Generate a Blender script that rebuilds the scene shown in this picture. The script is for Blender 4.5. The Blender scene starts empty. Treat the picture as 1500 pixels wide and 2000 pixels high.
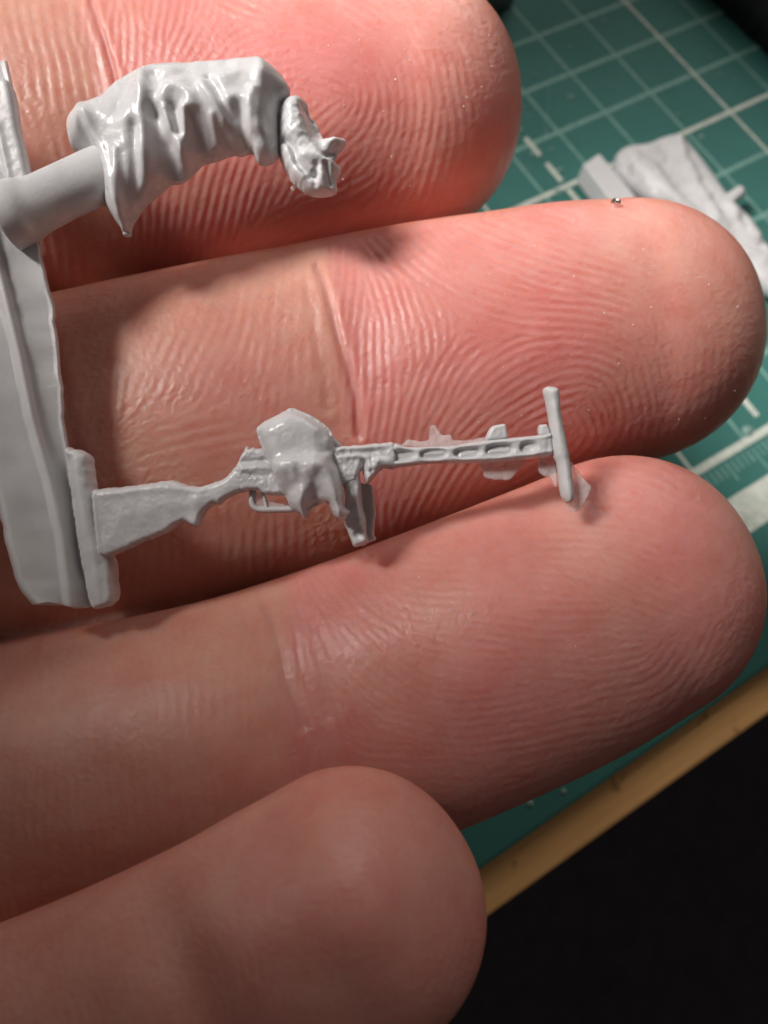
import bpy, math, random, time
import numpy as np
from mathutils import Vector, Matrix
from mathutils.geometry import delaunay_2d_cdt
T0 = time.time()
random.seed(7); rng = np.random.default_rng(11)
sc = bpy.context.scene

# ------------------------------------------------------------------ camera
F = 1500.0                                        # focal length in photograph pixels (1500 x 2000)
R = np.array([[0.85196057, 0.51831434, -0.07425253],
              [-0.46291064, 0.81186341, 0.35579706],
              [0.24469763, -0.26875278, 0.93160883]])
T = np.array([44.3213921, -93.4867371, 140.8990449])   # mm
SGN = np.array([1., -1., -1.])

def cam2world(c):                                 # camera space in mm (x right, y down, z away) -> world metres
    return ((np.asarray(c, float) - T) @ R) * SGN * 0.001
def ray(px, py, Z):                               # a point Z mm in front of the lens
    px = np.asarray(px, float); py = np.asarray(py, float); Z = np.broadcast_to(np.asarray(Z, float), px.shape)
    return np.stack([(px - 750) / F * Z, (py - 1000) / F * Z, Z], -1)
def PX(px, py, Z): return cam2world(ray(px, py, Z))
def on_desk(px, py, h=0.0):                       # where a sight line meets the height h (mm) above the mat; mm in x, y
    d = ray(px, py, 1.0); n = R[:, 2]
    s = (n @ T - h) / (d @ n)
    w = cam2world(d * s[..., None]) * 1000
    return w[..., :2]

cam = bpy.data.cameras.new('camera'); co = bpy.data.objects.new('camera', cam); sc.collection.objects.link(co)
right, down, fwd = [cam2world(np.eye(3)[k]) * 1000 - cam2world(np.zeros(3)) * 1000 for k in range(3)]
o = cam2world(np.zeros(3))
co.matrix_world = Matrix([[right[k], -down[k], -fwd[k], o[k]] for k in range(3)] + [[0, 0, 0, 1]])
cam.sensor_fit = 'HORIZONTAL'; cam.sensor_width = 36.0; cam.lens = 36.0 * F / 1500
cam.clip_start = 0.002; cam.clip_end = 20
cam.dof.use_dof = True; cam.dof.focus_distance = 0.0445; cam.dof.aperture_fstop = 62
sc.camera = co

# ------------------------------------------------------------------ light
w = bpy.data.worlds.new('World'); sc.world = w; w.use_nodes = True
bg = w.node_tree.nodes['Background']; bg.inputs[0].default_value = (1.0, 0.82, 0.74, 1); bg.inputs[1].default_value = 0.075
def spot(name, cpos, ctarget, watt, radius, angle, blend, col):
    L = bpy.data.lights.new(name, 'SPOT'); L.energy = watt; L.shadow_soft_size = radius
    L.spot_size = math.radians(angle); L.spot_blend = blend; L.color = col
    ob = bpy.data.objects.new(name, L); sc.collection.objects.link(ob)
    p = Vector(cam2world(cpos)); t = Vector(cam2world(ctarget)); ob.location = p
    ob.rotation_euler = (t - p).to_track_quat('-Z', 'Y').to_euler()
    return ob
LP = np.array([-108., -116., -80.]); ax_ = ray(800, 700, 60) - LP; ax_ /= np.linalg.norm(ax_)   # lamp above and to the left, behind the lens
ur_ = np.cross(ax_, [0, 1, 0]); ur_ /= np.linalg.norm(ur_); up_ = np.cross(ax_, ur_)
spot('desk_lamp_light', LP, LP + 300 * (ax_ - math.tan(math.radians(4)) * ur_ + math.tan(math.radians(8.5)) * up_), 4.7, 0.036, 22.6, 0.12, (1.0, 0.94, 0.895))
RL = bpy.data.lights.new('fill_light', 'AREA'); RL.shape = 'DISK'; RL.size = 0.42; RL.energy = 1.0; RL.color = (1.0, 0.94, 0.88)      # added soft fill light, brightens the mat and the wood edge
ro = bpy.data.objects.new('fill_light', RL); sc.collection.objects.link(ro); rp = Vector(cam2world((210, -560, -50))); ro.location = rp
ro.rotation_euler = (Vector(cam2world((30, -10, 100))) - rp).to_track_quat('-Z', 'Y').to_euler()
vs = sc.view_settings; vs.view_transform = 'Standard'; vs.look = 'None'; vs.exposure = 0; vs.gamma = 1; vs.use_curve_mapping = False
sc.cycles.use_denoising = True
sc.cycles.max_bounces = 10; sc.cycles.transparent_max_bounces = 12

# ------------------------------------------------------------------ helpers
def new_obj(name, me, parent=None, org=None):
    ob = bpy.data.objects.new(name, me); sc.collection.objects.link(ob)
    if parent is not None: ob.parent = parent
    if org is not None: ob.location = org
    return ob
def origin_of(ob):
    v = Vector((0, 0, 0))
    while ob is not None: v = v + ob.location; ob = ob.parent
    return np.array(v)
def mesh_obj(name, V, faces, m, parent=None, smooth=True, org=None):
    """V in world metres; the object's own origin is its parent's, or org"""
    base = origin_of(parent) if parent is not None else (np.array(org) if org is not None else np.zeros(3))
    me = bpy.data.meshes.new(name); me.from_pydata((np.asarray(V) - base).tolist(), [], [tuple(int(i) for i in f) for f in faces])
    me.update(); me.materials.append(m)
    if smooth: me.polygons.foreach_set('use_smooth', [True] * len(me.polygons))
    return new_obj(name, me, parent, None if parent is not None else Vector(base))
def empty(name, loc, label, cat, group=None):
    ob = bpy.data.objects.new(name, None); sc.collection.objects.link(ob); ob.location = Vector(loc); ob.empty_display_size = 0.005
    ob['label'] = label; ob['category'] = cat
    if group: ob['group'] = group
    return ob
def tag(ob, label, cat, kind=None):
    ob['label'] = label; ob['category'] = cat
    if kind: ob['kind'] = kind
    return ob
def vnoise(x, y, s, seed=0):                      # smooth value noise -1..1
    g = np.random.default_rng(seed).random((256, 256)) * 2 - 1
    x = np.asarray(x, float) / s + 1000; y = np.asarray(y, float) / s + 1000
    i = np.floor(x).astype(int); j = np.floor(y).astype(int); fx = x - i; fy = y - j
    fx = fx * fx * (3 - 2 * fx); fy = fy * fy * (3 - 2 * fy)
    a = g[i % 256, j % 256]; b = g[(i + 1) % 256, j % 256]; c = g[i % 256, (j + 1) % 256]; d = g[(i + 1) % 256, (j + 1) % 256]
    return (a * (1 - fx) + b * fx) * (1 - fy) + (c * (1 - fx) + d * fx) * fy
def seg_dist(P, poly, closed=False):
    P = np.asarray(P, float); poly = np.asarray(poly, float)
    A = poly; B = np.roll(poly, -1, 0)
    if not closed: A = A[:-1]; B = B[:-1]
    best = np.full(len(P), 1e9)
    for a, b in zip(A, B):
        ab = b - a; L = ab @ ab + 1e-9
        t = np.clip(((P - a) @ ab) / L, 0, 1)
        best = np.minimum(best, np.hypot(*(P - a - t[:, None] * ab).T))
    return best
def inside(P, poly):
    x, y = np.asarray(P, float).T; poly = np.asarray(poly, float); r = np.zeros(len(x), bool)
    xj, yj = poly[-1]
    for xi, yi in poly:
        if yi != yj: r ^= ((yi > y) != (yj > y)) & (x < (xj - xi) * (y - yi) / (yj - yi) + xi)
        xj, yj = xi, yi
    return r
def catmull(P, closed=True, n=8):
    P = np.asarray(P, float); N = len(P); out = []
    for i in range(N if closed else N - 1):
        if closed: a, b, c, d = P[(i - 1) % N], P[i], P[(i + 1) % N], P[(i + 2) % N]
        else: a, b, c, d = P[max(i - 1, 0)], P[i], P[i + 1], P[min(i + 2, N - 1)]
        for k in range(n):
            t = k / n
            out.append(0.5 * (2 * b + (c - a) * t + (2 * a - 5 * b + 4 * c - d) * t * t + (3 * b - a - 3 * c + d) * t ** 3))
    if not closed: out.append(P[-1])
    return np.array(out)
def resample(P, step, closed=True):
    P = np.asarray(P, float)
    if closed: P = np.vstack([P, P[:1]])
    L = np.r_[0, np.cumsum(np.hypot(*np.diff(P, axis=0).T))]
    n = max(int(round(L[-1] / step)), 3); s = np.linspace(0, L[-1], n + 1)
    if closed: s = s[:-1]
    return np.stack([np.interp(s, L, P[:, k]) for k in range(P.shape[1])], 1)

def relief(name, outline, mapper, m, parent, H=0.8, HB=None, W=12, g=2.6, strokes=(), plateaus=(), noise=(), jitter=0.0, smooth=True, edge=6.0, dome=0.0, holes=()):
    """closed solid with the given outline, a rounded rim (W wide, H mm high in front, HB behind) and modelled folds on its front.
    strokes: (polyline, width, height mm); plateaus: (polygon, soft edge, height mm); mapper(px, py, mm towards the viewer) -> world"""
    HB = H if HB is None else HB
    ol = np.asarray(outline, float)
    if smooth: ol = catmull(ol)
    ol = resample(ol, g)
    if jitter:
        k = np.arange(len(ol)); ol = ol + jitter * np.stack([vnoise(k, k * 0, 2.3, 5), vnoise(k, k * 0, 2.1, 9)], 1)
    lo = ol.min(0); hi = ol.max(0)
    gx, gy = np.meshgrid(np.arange(lo[0], hi[0], g), np.arange(lo[1], hi[1], g * 0.866))
    gx = gx + (np.arange(gx.shape[0]) % 2)[:, None] * g / 2
    C = np.stack([gx.ravel(), gy.ravel()], 1) + (rng.random((gx.size, 2)) - .5) * g * 0.15
    C = C[inside(C, ol)]; C = C[seg_dist(C, ol, True) > 0.55 * g]
    n = len(ol); ed = [(i, (i + 1) % n) for i in range(n)]
    pts = np.vstack([ol, C])
    v, _, f, *_ = delaunay_2d_cdt([Vector(p) for p in pts], ed, [], 1, 1e-5)
    v = np.array([tuple(q) for q in v])
    d = seg_dist(v, ol, True)
    rim = np.zeros(len(v), bool); rim[d < 1e-3] = True; d[rim] = 0
    u = np.clip(d / W, 0, 1); prof = np.sqrt(1 - (1 - u) ** 2)
    if W > 20:                                    # ease the crease where the rim's two sides meet
        tri = np.array([tuple(t) for t in f]); A_ = np.concatenate([tri[:, 0], tri[:, 1], tri[:, 2], tri[:, 1], tri[:, 2], tri[:, 0]]); B_ = np.concatenate([tri[:, 1], tri[:, 2], tri[:, 0], tri[:, 0], tri[:, 1], tri[:, 2]])
        dg_ = np.maximum(np.bincount(A_, minlength=len(v)), 1); wt = np.clip(d / (.35 * W), 0, 1)
        for _ in range(40): prof = prof * (1 - wt) + wt * np.bincount(A_, prof[B_], len(v)) / dg_
    h = H * prof; hb = HB * prof
    if dome: h = h + dome * np.clip(d / max(d.max(), 1), 0, 1)
    k = np.clip(d / edge, 0, 1); k = k * k * (3 - 2 * k)
    for pl, wd, a in strokes:
        q = seg_dist(v, catmull(pl, False) if len(pl) > 2 else pl) if len(pl) > 1 else np.hypot(*(v - np.array(pl[0])).T)
        h = h + 0.70 * a * k * np.exp(-(q / (1.42 * wd)) ** 2)
    for pg, wd, a in plateaus:
        q = seg_dist(v, pg, True) * np.where(inside(v, pg), 1, -1)
        h = h + a * k * (0.5 + 0.5 * np.tanh(q / wd))
    for s, a in noise:
        h = h + 0.38 * a * k * vnoise(v[:, 0], v[:, 1], s, int(s * 10) + 3)
    h = np.maximum(h, -hb * 0.7)
    N = len(v)
    front = mapper(v[:, 0], v[:, 1], h); back = mapper(v[:, 0], v[:, 1], -hb)
    idx = np.where(rim, np.arange(N), np.arange(N) + N)
    faces = []
    for t in f:
        faces.append(tuple(t)[::-1]); faces.append(tuple(idx[list(t)]))
    used = np.unique(np.concatenate([np.array(x) for x in faces])); remap = -np.ones(2 * N, int); remap[used] = np.arange(len(used))
    V = np.vstack([front, back])[used]
    return mesh_obj(name, V, [remap[list(x)] for x in faces], m, parent)

def cam_map(Z0, zx=0.0, zy=0.0, cx=600, cy=900):
    def mp(px, py, h):
        px = np.asarray(px, float); py = np.asarray(py, float)
        Z = Z0 + zx * (px - cx) + zy * (py - cy)
        c = ray(px, py, Z); c[..., 2] -= h
        return cam2world(c)
    return mp
def loft(name, rings, m, parent=None, caps=True, smooth=True, org=None):
    rings = [np.asarray(r) for r in rings]; n = len(rings[0]); V = np.vstack(rings); faces = []
    for a in range(len(rings) - 1):
        for b in range(n):
            c = (b + 1) % n
            faces.append((a * n + b, a * n + c, (a + 1) * n + c, (a + 1) * n + b))
    if caps: faces.append(tuple(range(n))[::-1]); faces.append(tuple(range((len(rings) - 1) * n, len(rings) * n)))
    return mesh_obj(name, V, faces, m, parent, smooth, org)
def bevel(ob, wd, seg=2):
    b = ob.modifiers.new('bevel', 'BEVEL'); b.width = wd; b.segments = seg; b.limit_method = 'ANGLE'; b.angle_limit = math.radians(30)
    return ob
def box(name, x0, x1, y0, y1, z0, z1, m, parent=None, org=None, bev=0.0):    # millimetres in the desk's own axes
    V = np.array([(x, y, z) for z in (z0, z1) for y in (y0, y1) for x in (x0, x1)], float) * 0.001
    Fc = [(0, 2, 3, 1), (4, 5, 7, 6), (0, 1, 5, 4), (2, 6, 7, 3), (1, 3, 7, 5), (0, 4, 6, 2)]
    ob = mesh_obj(name, V, Fc, m, parent, False, org)
    if bev: bevel(ob, bev * 0.001)
    return ob

# ------------------------------------------------------------------ materials
def mat(name):
    m = bpy.data.materials.new(name); m.use_nodes = True; nt = m.node_tree
    return m, nt, nt.nodes['Principled BSDF']
def N_(nt, typ, **kw):
    n = nt.nodes.new(typ)
    for k, v in kw.items(): setattr(n, k, v)
    return n
def noise_node(nt, scale, detail=4, rough=0.6, src='Object'):
    tc = N_(nt, 'ShaderNodeTexCoord'); n = N_(nt, 'ShaderNodeTexNoise')
    n.inputs['Scale'].default_value = scale; n.inputs['Detail'].default_value = detail; n.inputs['Roughness'].default_value = rough
    nt.links.new(tc.outputs[src], n.inputs['Vector']); return n
def ramp(nt, src, stops):
    r = N_(nt, 'ShaderNodeValToRGB'); e = r.color_ramp.elements
    while len(e) < len(stops): e.new(0.5)
    for k, (p, c) in enumerate(stops): e[k].position = p; e[k].color = (*c, 1) if len(c) == 3 else c
    nt.links.new(src, r.inputs[0]); return r
def bump(nt, b, src, strength, dist):
    n = N_(nt, 'ShaderNodeBump'); n.inputs['Strength'].default_value = strength; n.inputs['Distance'].default_value = dist
    nt.links.new(src, n.inputs['Height']); nt.links.new(n.outputs[0], b.inputs['Normal']); return n

def make_resin(name, c0, c1, rough=0.4, sss=0.35, grain=0.00003):
    m, nt, b = mat(name)
    n = noise_node(nt, 420, 5); r = ramp(nt, n.outputs[0], [(0.3, c0), (0.7, c1)])
    nt.links.new(r.outputs[0], b.inputs['Base Color'])
    n2 = noise_node(nt, 5200, 3); bump(nt, b, n2.outputs[0], 0.55, grain)
    rr = ramp(nt, n.outputs[0], [(0.3, (rough - .08,) * 3), (0.7, (rough + .1,) * 3)]); nt.links.new(rr.outputs[0], b.inputs['Roughness'])
    b.inputs['Subsurface Weight'].default_value = sss; b.inputs['Subsurface Radius'].default_value = (1, .9, .85); b.inputs['Subsurface Scale'].default_value = 0.0003
    b.inputs['Specular IOR Level'].default_value = 0.5
    return m
M_resin = make_resin('grey_resin', (0.55, 0.555, 0.57), (0.61, 0.61, 0.62), 0.27)
M_resin_dull = make_resin('grey_resin_matt', (0.54, 0.545, 0.555), (0.61, 0.61, 0.615), 0.42)
m, nt, b = mat('thin_resin_flash'); M_flash = m
b.inputs['Base Color'].default_value = (0.80, 0.78, 0.78, 1); b.inputs['Roughness'].default_value = 0.35
tr = N_(nt, 'ShaderNodeBsdfTransparent'); tr.inputs[0].default_value = (1, .95, .94, 1); mx = N_(nt, 'ShaderNodeMixShader')
n = noise_node(nt, 1500, 3); rr = ramp(nt, n.outputs[0], [(0.3, (.22,) * 3), (0.75, (.48,) * 3)])
nt.links.new(rr.outputs[0], mx.inputs[0]); nt.links.new(tr.outputs[0], mx.inputs[1]); nt.links.new(b.outputs[0], mx.inputs[2])
nt.links.new(mx.outputs[0], nt.nodes['Material Output'].inputs['Surface'])

m, nt, b = mat('skin'); M_skin = m
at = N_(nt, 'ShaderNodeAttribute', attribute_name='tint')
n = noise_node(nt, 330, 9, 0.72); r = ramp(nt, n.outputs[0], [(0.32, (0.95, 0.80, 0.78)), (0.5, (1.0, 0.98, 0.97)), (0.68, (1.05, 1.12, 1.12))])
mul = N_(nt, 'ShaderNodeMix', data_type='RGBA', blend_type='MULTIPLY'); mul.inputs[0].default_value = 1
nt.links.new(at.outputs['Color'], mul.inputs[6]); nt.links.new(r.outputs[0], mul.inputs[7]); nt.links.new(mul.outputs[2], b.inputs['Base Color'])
b.inputs['Subsurface Weight'].default_value = 0.85; b.inputs['Subsurface Radius'].default_value = (1.0, .37, .19); b.inputs['Subsurface Scale'].default_value = 0.0026
n3 = noise_node(nt, 900, 4); rr = ramp(nt, n3.outputs[0], [(0.3, (.34,) * 3), (0.7, (.52,) * 3)]); nt.links.new(rr.outputs[0], b.inputs['Roughness'])
b.inputs['Specular IOR Level'].default_value = 0.46
n2 = noise_node(nt, 3800, 4, 0.65); bump(nt, b, n2.outputs[0], 0.5, 0.00005)

m, nt, b = mat('cutting_mat_green'); M_mat = m
n = noise_node(nt, 90, 6); r = ramp(nt, n.outputs[0], [(0.3, (0.036, 0.144, 0.127)), (0.72, (0.048, 0.174, 0.153))])
nt.links.new(r.outputs[0], b.inputs['Base Color']); b.inputs['Roughness'].default_value = 0.75; b.inputs['Specular IOR Level'].default_value = 0.25
n2 = noise_node(nt, 3000, 3); bump(nt, b, n2.outputs[0], 0.3, 0.00004)
def print_mat(name, c, lo, hi):
    m, nt, b = mat(name)
    n = noise_node(nt, 700, 5, .7); r = ramp(nt, n.outputs[0], [(0.35, lo), (0.65, hi)])
    nt.links.new(r.outputs[0], b.inputs['Base Color']); b.inputs['Roughness'].default_value = 0.7; b.inputs['Specular IOR Level'].default_value = 0.25
    return m
M_line = print_mat('print_faint', 0, (0.13, 0.29, 0.255), (0.21, 0.38, 0.335))
M_bold = print_mat('print_bold', 0, (0.44, 0.50, 0.44), (0.64, 0.68, 0.61))
m, nt, b = mat('desk_wood'); M_wood = m
tc = N_(nt, 'ShaderNodeTexCoord'); mp_ = N_(nt, 'ShaderNodeMapping'); mp_.inputs['Scale'].default_value = (30, 500, 500); n = N_(nt, 'ShaderNodeTexNoise'); n.inputs['Scale'].default_value = 3; n.inputs['Detail'].default_value = 6
nt.links.new(tc.outputs['Object'], mp_.inputs[0]); nt.links.new(mp_.outputs[0], n.inputs['Vector'])
r = ramp(nt, n.outputs[0], [(0.3, (0.80, 0.43, 0.155)), (0.7, (0.90, 0.52, 0.205))])
n4 = noise_node(nt, 330, 2); r4 = ramp(nt, n4.outputs[0], [(0.28, (.55, .5, .42)), (0.36, (1, 1, 1))])
mul = N_(nt, 'ShaderNodeMix', data_type='RGBA', blend_type='MULTIPLY'); mul.inputs[0].default_value = 1
nt.links.new(r.outputs[0], mul.inputs[6]); nt.links.new(r4.outputs[0], mul.inputs[7]); nt.links.new(mul.outputs[2], b.inputs['Base Color']); b.inputs['Roughness'].default_value = 0.45
def plain(name, c, rough, var=0.15, scale=300, bmp=0.0):
    m, nt, b = mat(name); n = noise_node(nt, scale, 5)
    r = ramp(nt, n.outputs[0], [(0.3, tuple(x * (1 - var) for x in c)), (0.7, tuple(x * (1 + var) for x in c))])
    nt.links.new(r.outputs[0], b.inputs['Base Color']); b.inputs['Roughness'].default_value = rough
    if bmp: bump(nt, b, n.outputs[0], 0.4, bmp)
    return m
M_floor = plain('dark_floor', (0.034, 0.033, 0.042), 0.8, .3, 60)
M_tool = plain('black_tool', (0.016, 0.016, 0.018), 0.5, .25, 900, 0.0001)
M_clamp = plain('dark_grey_plastic', (0.10, 0.11, 0.115), 0.4, .2)
M_dust = plain('pale_dust', (0.72, 0.62, 0.56), 0.35)
m, nt, b = mat('clear_resin'); M_clear = m
b.inputs['Transmission Weight'].default_value = 1; b.inputs['Roughness'].default_value = 0.03; b.inputs['IOR'].default_value = 1.45

# ------------------------------------------------------------------ desk, mat, floor
desk = box('desk', -420, 420, -111.0, 520, -22, -3.0, M_wood, bev=0.5); desk['kind'] = 'structure'
fl = mesh_obj('floor', np.array([(-3, -3, -.74), (3, -3, -.74), (3, 3, -.74), (-3, 3, -.74)]), [(0, 1, 2, 3)], M_floor, None, False); fl['kind'] = 'structure'
mat_root = empty('cutting_mat', (0, 0, -0.003), 'green cutting mat with pale printed grid and ruler edge on the desk', 'cutting mat')
box('mat_sheet', -330, 120, -106.0, 190, -2.95, 0.0, M_mat, mat_root, bev=0.5)
def flat_strips(name, rects, m, z=0.03):
    V = []; Fc = []
    for x0, x1, y0, y1 in rects:
        k = len(V); V += [(x0, y0, z), (x1, y0, z), (x1, y1, z), (x0, y1, z)]; Fc.append((k, k + 1, k + 2, k + 3))
    return mesh_obj(name, np.array(V) * 0.001, Fc, m, mat_root, False)
thin, bold, ticks = [], [], []
JMAX, JMIN = 80, -150
for i in range(-30, 9):
    x = i * 10.0; hw = 0.26
    (bold if i % 5 == 0 else thin).append((x - hw, x + hw, -JMAX, -JMIN))
flat_strips('thin_grid_lines', thin, M_line, 0.03); 
thinu = []; boldu = []
for j in range(-15, 8):
    y = -j * 10.0; hw = 0.42
    (boldu if j % 5 == 3 else thinu).append((-300, 80, y - hw, y + hw))
flat_strips('cross_grid_lines', thinu, M_line, 0.05)
flat_strips('bold_grid_lines', bold, M_bold, 0.07)
boldu.append((-300, 80, -80.6, -79.4))
flat_strips('bold_cross_lines', boldu, M_bold, 0.09)
dash = [(-36.3, -35.4, -(k * 6.1 + 4.4), -(k * 6.1 + .2)) for k in range(-14, 13)]
flat_strips('dashed_line', dash, M_bold, 0.11)
for k in range(-300, 80):
    L = 2.0 if k % 10 else 4.0
    if k % 5 == 0 and k % 10: L = 3.0
    ticks.append((k - .16, k + .16, -81.0 - L, -81.0))
flat_strips('ruler_ticks', ticks, M_line, 0.06)
flat_strips('white_border_band', [(-305, 85, -90.8, -85.5)], M_bold, 0.08)

Vs, Fs = [], []
for k in range(60):                                # knife cuts in the mat
    x, y = random.uniform(-110, 60), random.uniform(-78, 30); a = random.uniform(-.5, 2.4); L = random.uniform(2, 22); hw = random.uniform(.03, .07)
    dx, dy = math.cos(a), math.sin(a); n_ = len(Vs)
    Vs += [(x - dy * hw, y + dx * hw, .13), (x + dy * hw, y - dx * hw, .13), (x + dx * L, y + dy * L, .13)]; Fs.append((n_, n_ + 1, n_ + 2))
mesh_obj('knife_cuts', np.array(Vs) * .001, Fs, M_line, mat_root, False)

# ------------------------------------------------------------------ things on the mat
def desk_map(h0=1.0):
    def mp(px, py, h):
        xy = on_desk(np.asarray(px, float), np.asarray(py, float), h0)
        z = np.maximum(h0 + np.asarray(h), 0.12)
        return np.concatenate([xy, np.broadcast_to(z, xy.shape[:-1])[..., None]], -1) * 0.001
    return mp
g0 = on_desk(np.array(1300.), np.array(400.)) * 0.001
fig = empty('resin_figure_casting', (g0[0], g0[1], 0.0001), 'grey resin torso with folded coat on a casting bar, lying on the mat', 'model part')
body = [(1201, 311), (1220, 291), (1260, 285), (1287, 274), (1313, 268), (1332, 273), (1348, 290), (1380, 330), (1415, 381), (1428, 399), (1441, 410), (1463, 431), (1484, 461), (1487, 471), (1503, 492), (1545, 550), (1530, 580), (1473, 552), (1400, 480), (1300, 410), (1215, 350)]
relief('torso', body, desk_map(2.6), M_resin_dull, fig, H=1.5, HB=2.5, W=20, g=3.2, edge=10,
       strokes=[([(1232, 322), (1265, 345), (1300, 390), (1340, 430)], 8, 1.0), ([(1215, 318), (1240, 350), (1280, 400)], 7, -.7), ([(1317, 285), (1330, 330), (1350, 362), (1375, 395)], 7, .9),
                ([(1290, 290), (1300, 330), (1330, 370)], 14, -.5), ([(1355, 385), (1375, 410), (1400, 450), (1420, 490)], 8, .9), ([(1360, 372), (1385, 400), (1410, 420)], 6, -.9),
                ([(1420, 415), (1440, 450), (1470, 470)], 8, .6), ([(1400, 455), (1440, 480), (1480, 492)], 7, -.9), ([(1440, 440), (1450, 455)], 6, -.6), ([(1440, 500), (1480, 520)], 9, .6)],
       noise=[(14, .25), (5, .1)])
relief('gate_stub', [(1405, 392), (1440, 366), (1450, 372), (1453, 382), (1420, 408)], desk_map(3.2), M_resin_dull, fig, H=.9, HB=.9, W=8, g=3)
rings = []
for (a, b2, sh) in [((1139, 318), (1170, 296), .5), ((1141, 322), (1173, 300), .0), ((1195, 392), (1228, 366), 0), ((1260, 480), (1300, 455), 0), ((1330, 570), (1370, 548), .3)]:
    A = on_desk(np.array(a[0] * 1.), np.array(a[1] * 1.), 3.6); B = on_desk(np.array(b2[0] * 1.), np.array(b2[1] * 1.), 3.6)
    zt = 3.6 - sh
    rings.append(np.array([(A[0] - .35, A[1] - .35, .12), (A[0], A[1], zt), (B[0], B[1], zt), (B[0] + .6, B[1] + .4, .12)]) * .001)
bevel(loft('casting_bar', rings, M_resin_dull, fig, True, False), 0.0006, 3)

# black tool lying along the right of the mat
x0 = 15.3; rings = []
prof = [(0, .1), (0.2, 5.0), (1.2, 8.2), (4.0, 10.6), (9.0, 11.6), (15, 10.8), (18.5, 8.0), (19.6, 5), (19.6, .1)]
for y, s in [(-48, .6), (-46, .9), (-40, 1), (-20, 1), (10, 1), (60, 1), (110, 1), (112, .9), (113, .7)]:
    rings.append(np.array([(x0 + 9.8 + (a - 9.8) * (.6 + .4 * s), y, .1 + (b2 - .1) * s) for a, b2 in prof]) * .001)
tl = empty('tool_handle', ((x0 + 10) * .001, 0.03, 0.0001), 'thick black tool handle lying along the grid at the mat corner', 'tool')
loft('handle_body', rings, M_tool, tl)
for y in (-30, -24, -18, -12, -6, 0, 6, 12):
    a = np.linspace(0, math.pi, 13); rr_ = [np.array([(x0 + 9.8 - 10.05 * math.cos(t), y + dy, max(.15, 11.75 * math.sin(t) ** .7)) for t in a] + [(x0 + 9.8 - 9 * math.cos(t), y + dy, max(.12, 9 * math.sin(t) ** .7)) for t in a[::-1]]) * .001 for dy in (0, 1.6)]
    loft('grip_rib', rr_, M_tool, tl)
# dark clip at the top
c0 = on_desk(np.array(958.), np.array(-6.)); cl = empty('hobby_clip', (c0[0] * .001, c0[1] * .001, .0001), 'small dark grey plastic clip on the mat behind the index finger', 'clip')
for nm, zs, sx in (('lower_jaw', (.1, 4.2), 1.0), ('upper_jaw', (4.6, 8.5), .85)):
    rings = []
    for t, wd in [(-6, 3.0), (-5.2, 4.2), (0, 5), (12, 5), (20, 4), (21, 3)]:
        rings.append(np.array([(c0[0] - 1.2 + a * wd * sx, c0[1] + 2 + t, z) for a, z in [(-1, zs[0]), (-1.0, zs[1] - .8), (-.8, zs[1]), (.8, zs[1]), (1, zs[1] - .8), (1, zs[0])]]) * .001)
    bevel(loft(nm, rings, M_clamp, cl, True, True), .0004)
rings = [np.array([(c0[0] - 1.2 + dx, c0[1] + 9 + 1.5 * math.cos(t), 4.4 + 1.2 * math.sin(t)) for t in np.linspace(0, 2 * math.pi, 13)[:-1]]) * .001 for dx in (-5.6, 5.6)]
loft('hinge_pin', rings, M_clamp, cl)
print('setting', time.time() - T0)

# ------------------------------------------------------------------ the hand
def interp_ctrl(ctrl, n):
    P = catmull(np.array(ctrl, float), False, n); return P
FINGERS = {
 'index': ([(-1000, 440, 300, 56.8, 9.6), (-300, 335, 300, 58.3, 9.4), (0, 308, 310, 59.4, 9.0), (200, 283, 300, 59.8, 8.6), (450, 244, 280, 60.2, 8.5), (650, 220, 256, 60.3, 8.3), (790, 214, 246, 60.8, 8.0)], 226),
 'middle': ([(-1000, 1060, 345, 53.9, 9.6), (-300, 985, 338, 54.7, 9.6), (0, 948, 334, 55.1, 9.4), (300, 882, 334, 56.0, 9.0), (560, 818, 324, 57.0, 8.5), (690, 778, 310, 57.1, 8.2), (850, 732, 292, 57.4, 8.4), (1000, 694, 274, 57.7, 8.4), (1110, 669, 264, 58.0, 8.2), (1220, 652, 253, 58.5, 7.8)], 258),
 'ring': ([(-1000, 1720, 310, 47.8, 8.6), (-300, 1650, 310, 48.2, 8.4), (40, 1560, 306, 48.4, 8.2), (300, 1502, 300, 48.6, 7.9), (500, 1450, 295, 48.8, 7.6), (720, 1370, 286, 49.0, 7.4), (954, 1275, 279, 49.2, 7.6), (1100, 1210, 272, 49.5, 7.5), (1215, 1152, 262, 49.8, 7.0)], 258),
 'little': ([(-1000, 2560, 350, 38.7, 7.2), (-400, 2290, 310, 36.9, 6.8), (125, 2078, 292, 35.9, 6.3), (425, 1936, 284, 35.5, 6.1), (580, 1842, 276, 35.5, 6.0), (690, 1768, 264, 35.7, 5.8)], 252),
}
def finger_sections(ctrl, tip):
    P = interp_ctrl(ctrl, 10)
    d = P[-1, :2] - P[-4, :2]; d /= np.hypot(*d)
    secs = [tuple(p) for p in P]
    e = P[-1]
    for a in np.linspace(0, math.pi / 2, 14)[1:]:
        s = math.sin(a); q = max(math.cos(a) ** 0.92, 0.02)
        secs.append((e[0] + d[0] * tip * s, e[1] + d[1] * tip * s, e[2] * q, e[3] + 1.6 * s * s, e[4] * q))
    return np.array(secs)
SECS = {k: finger_sections(*v) for k, v in FINGERS.items()}
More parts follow.
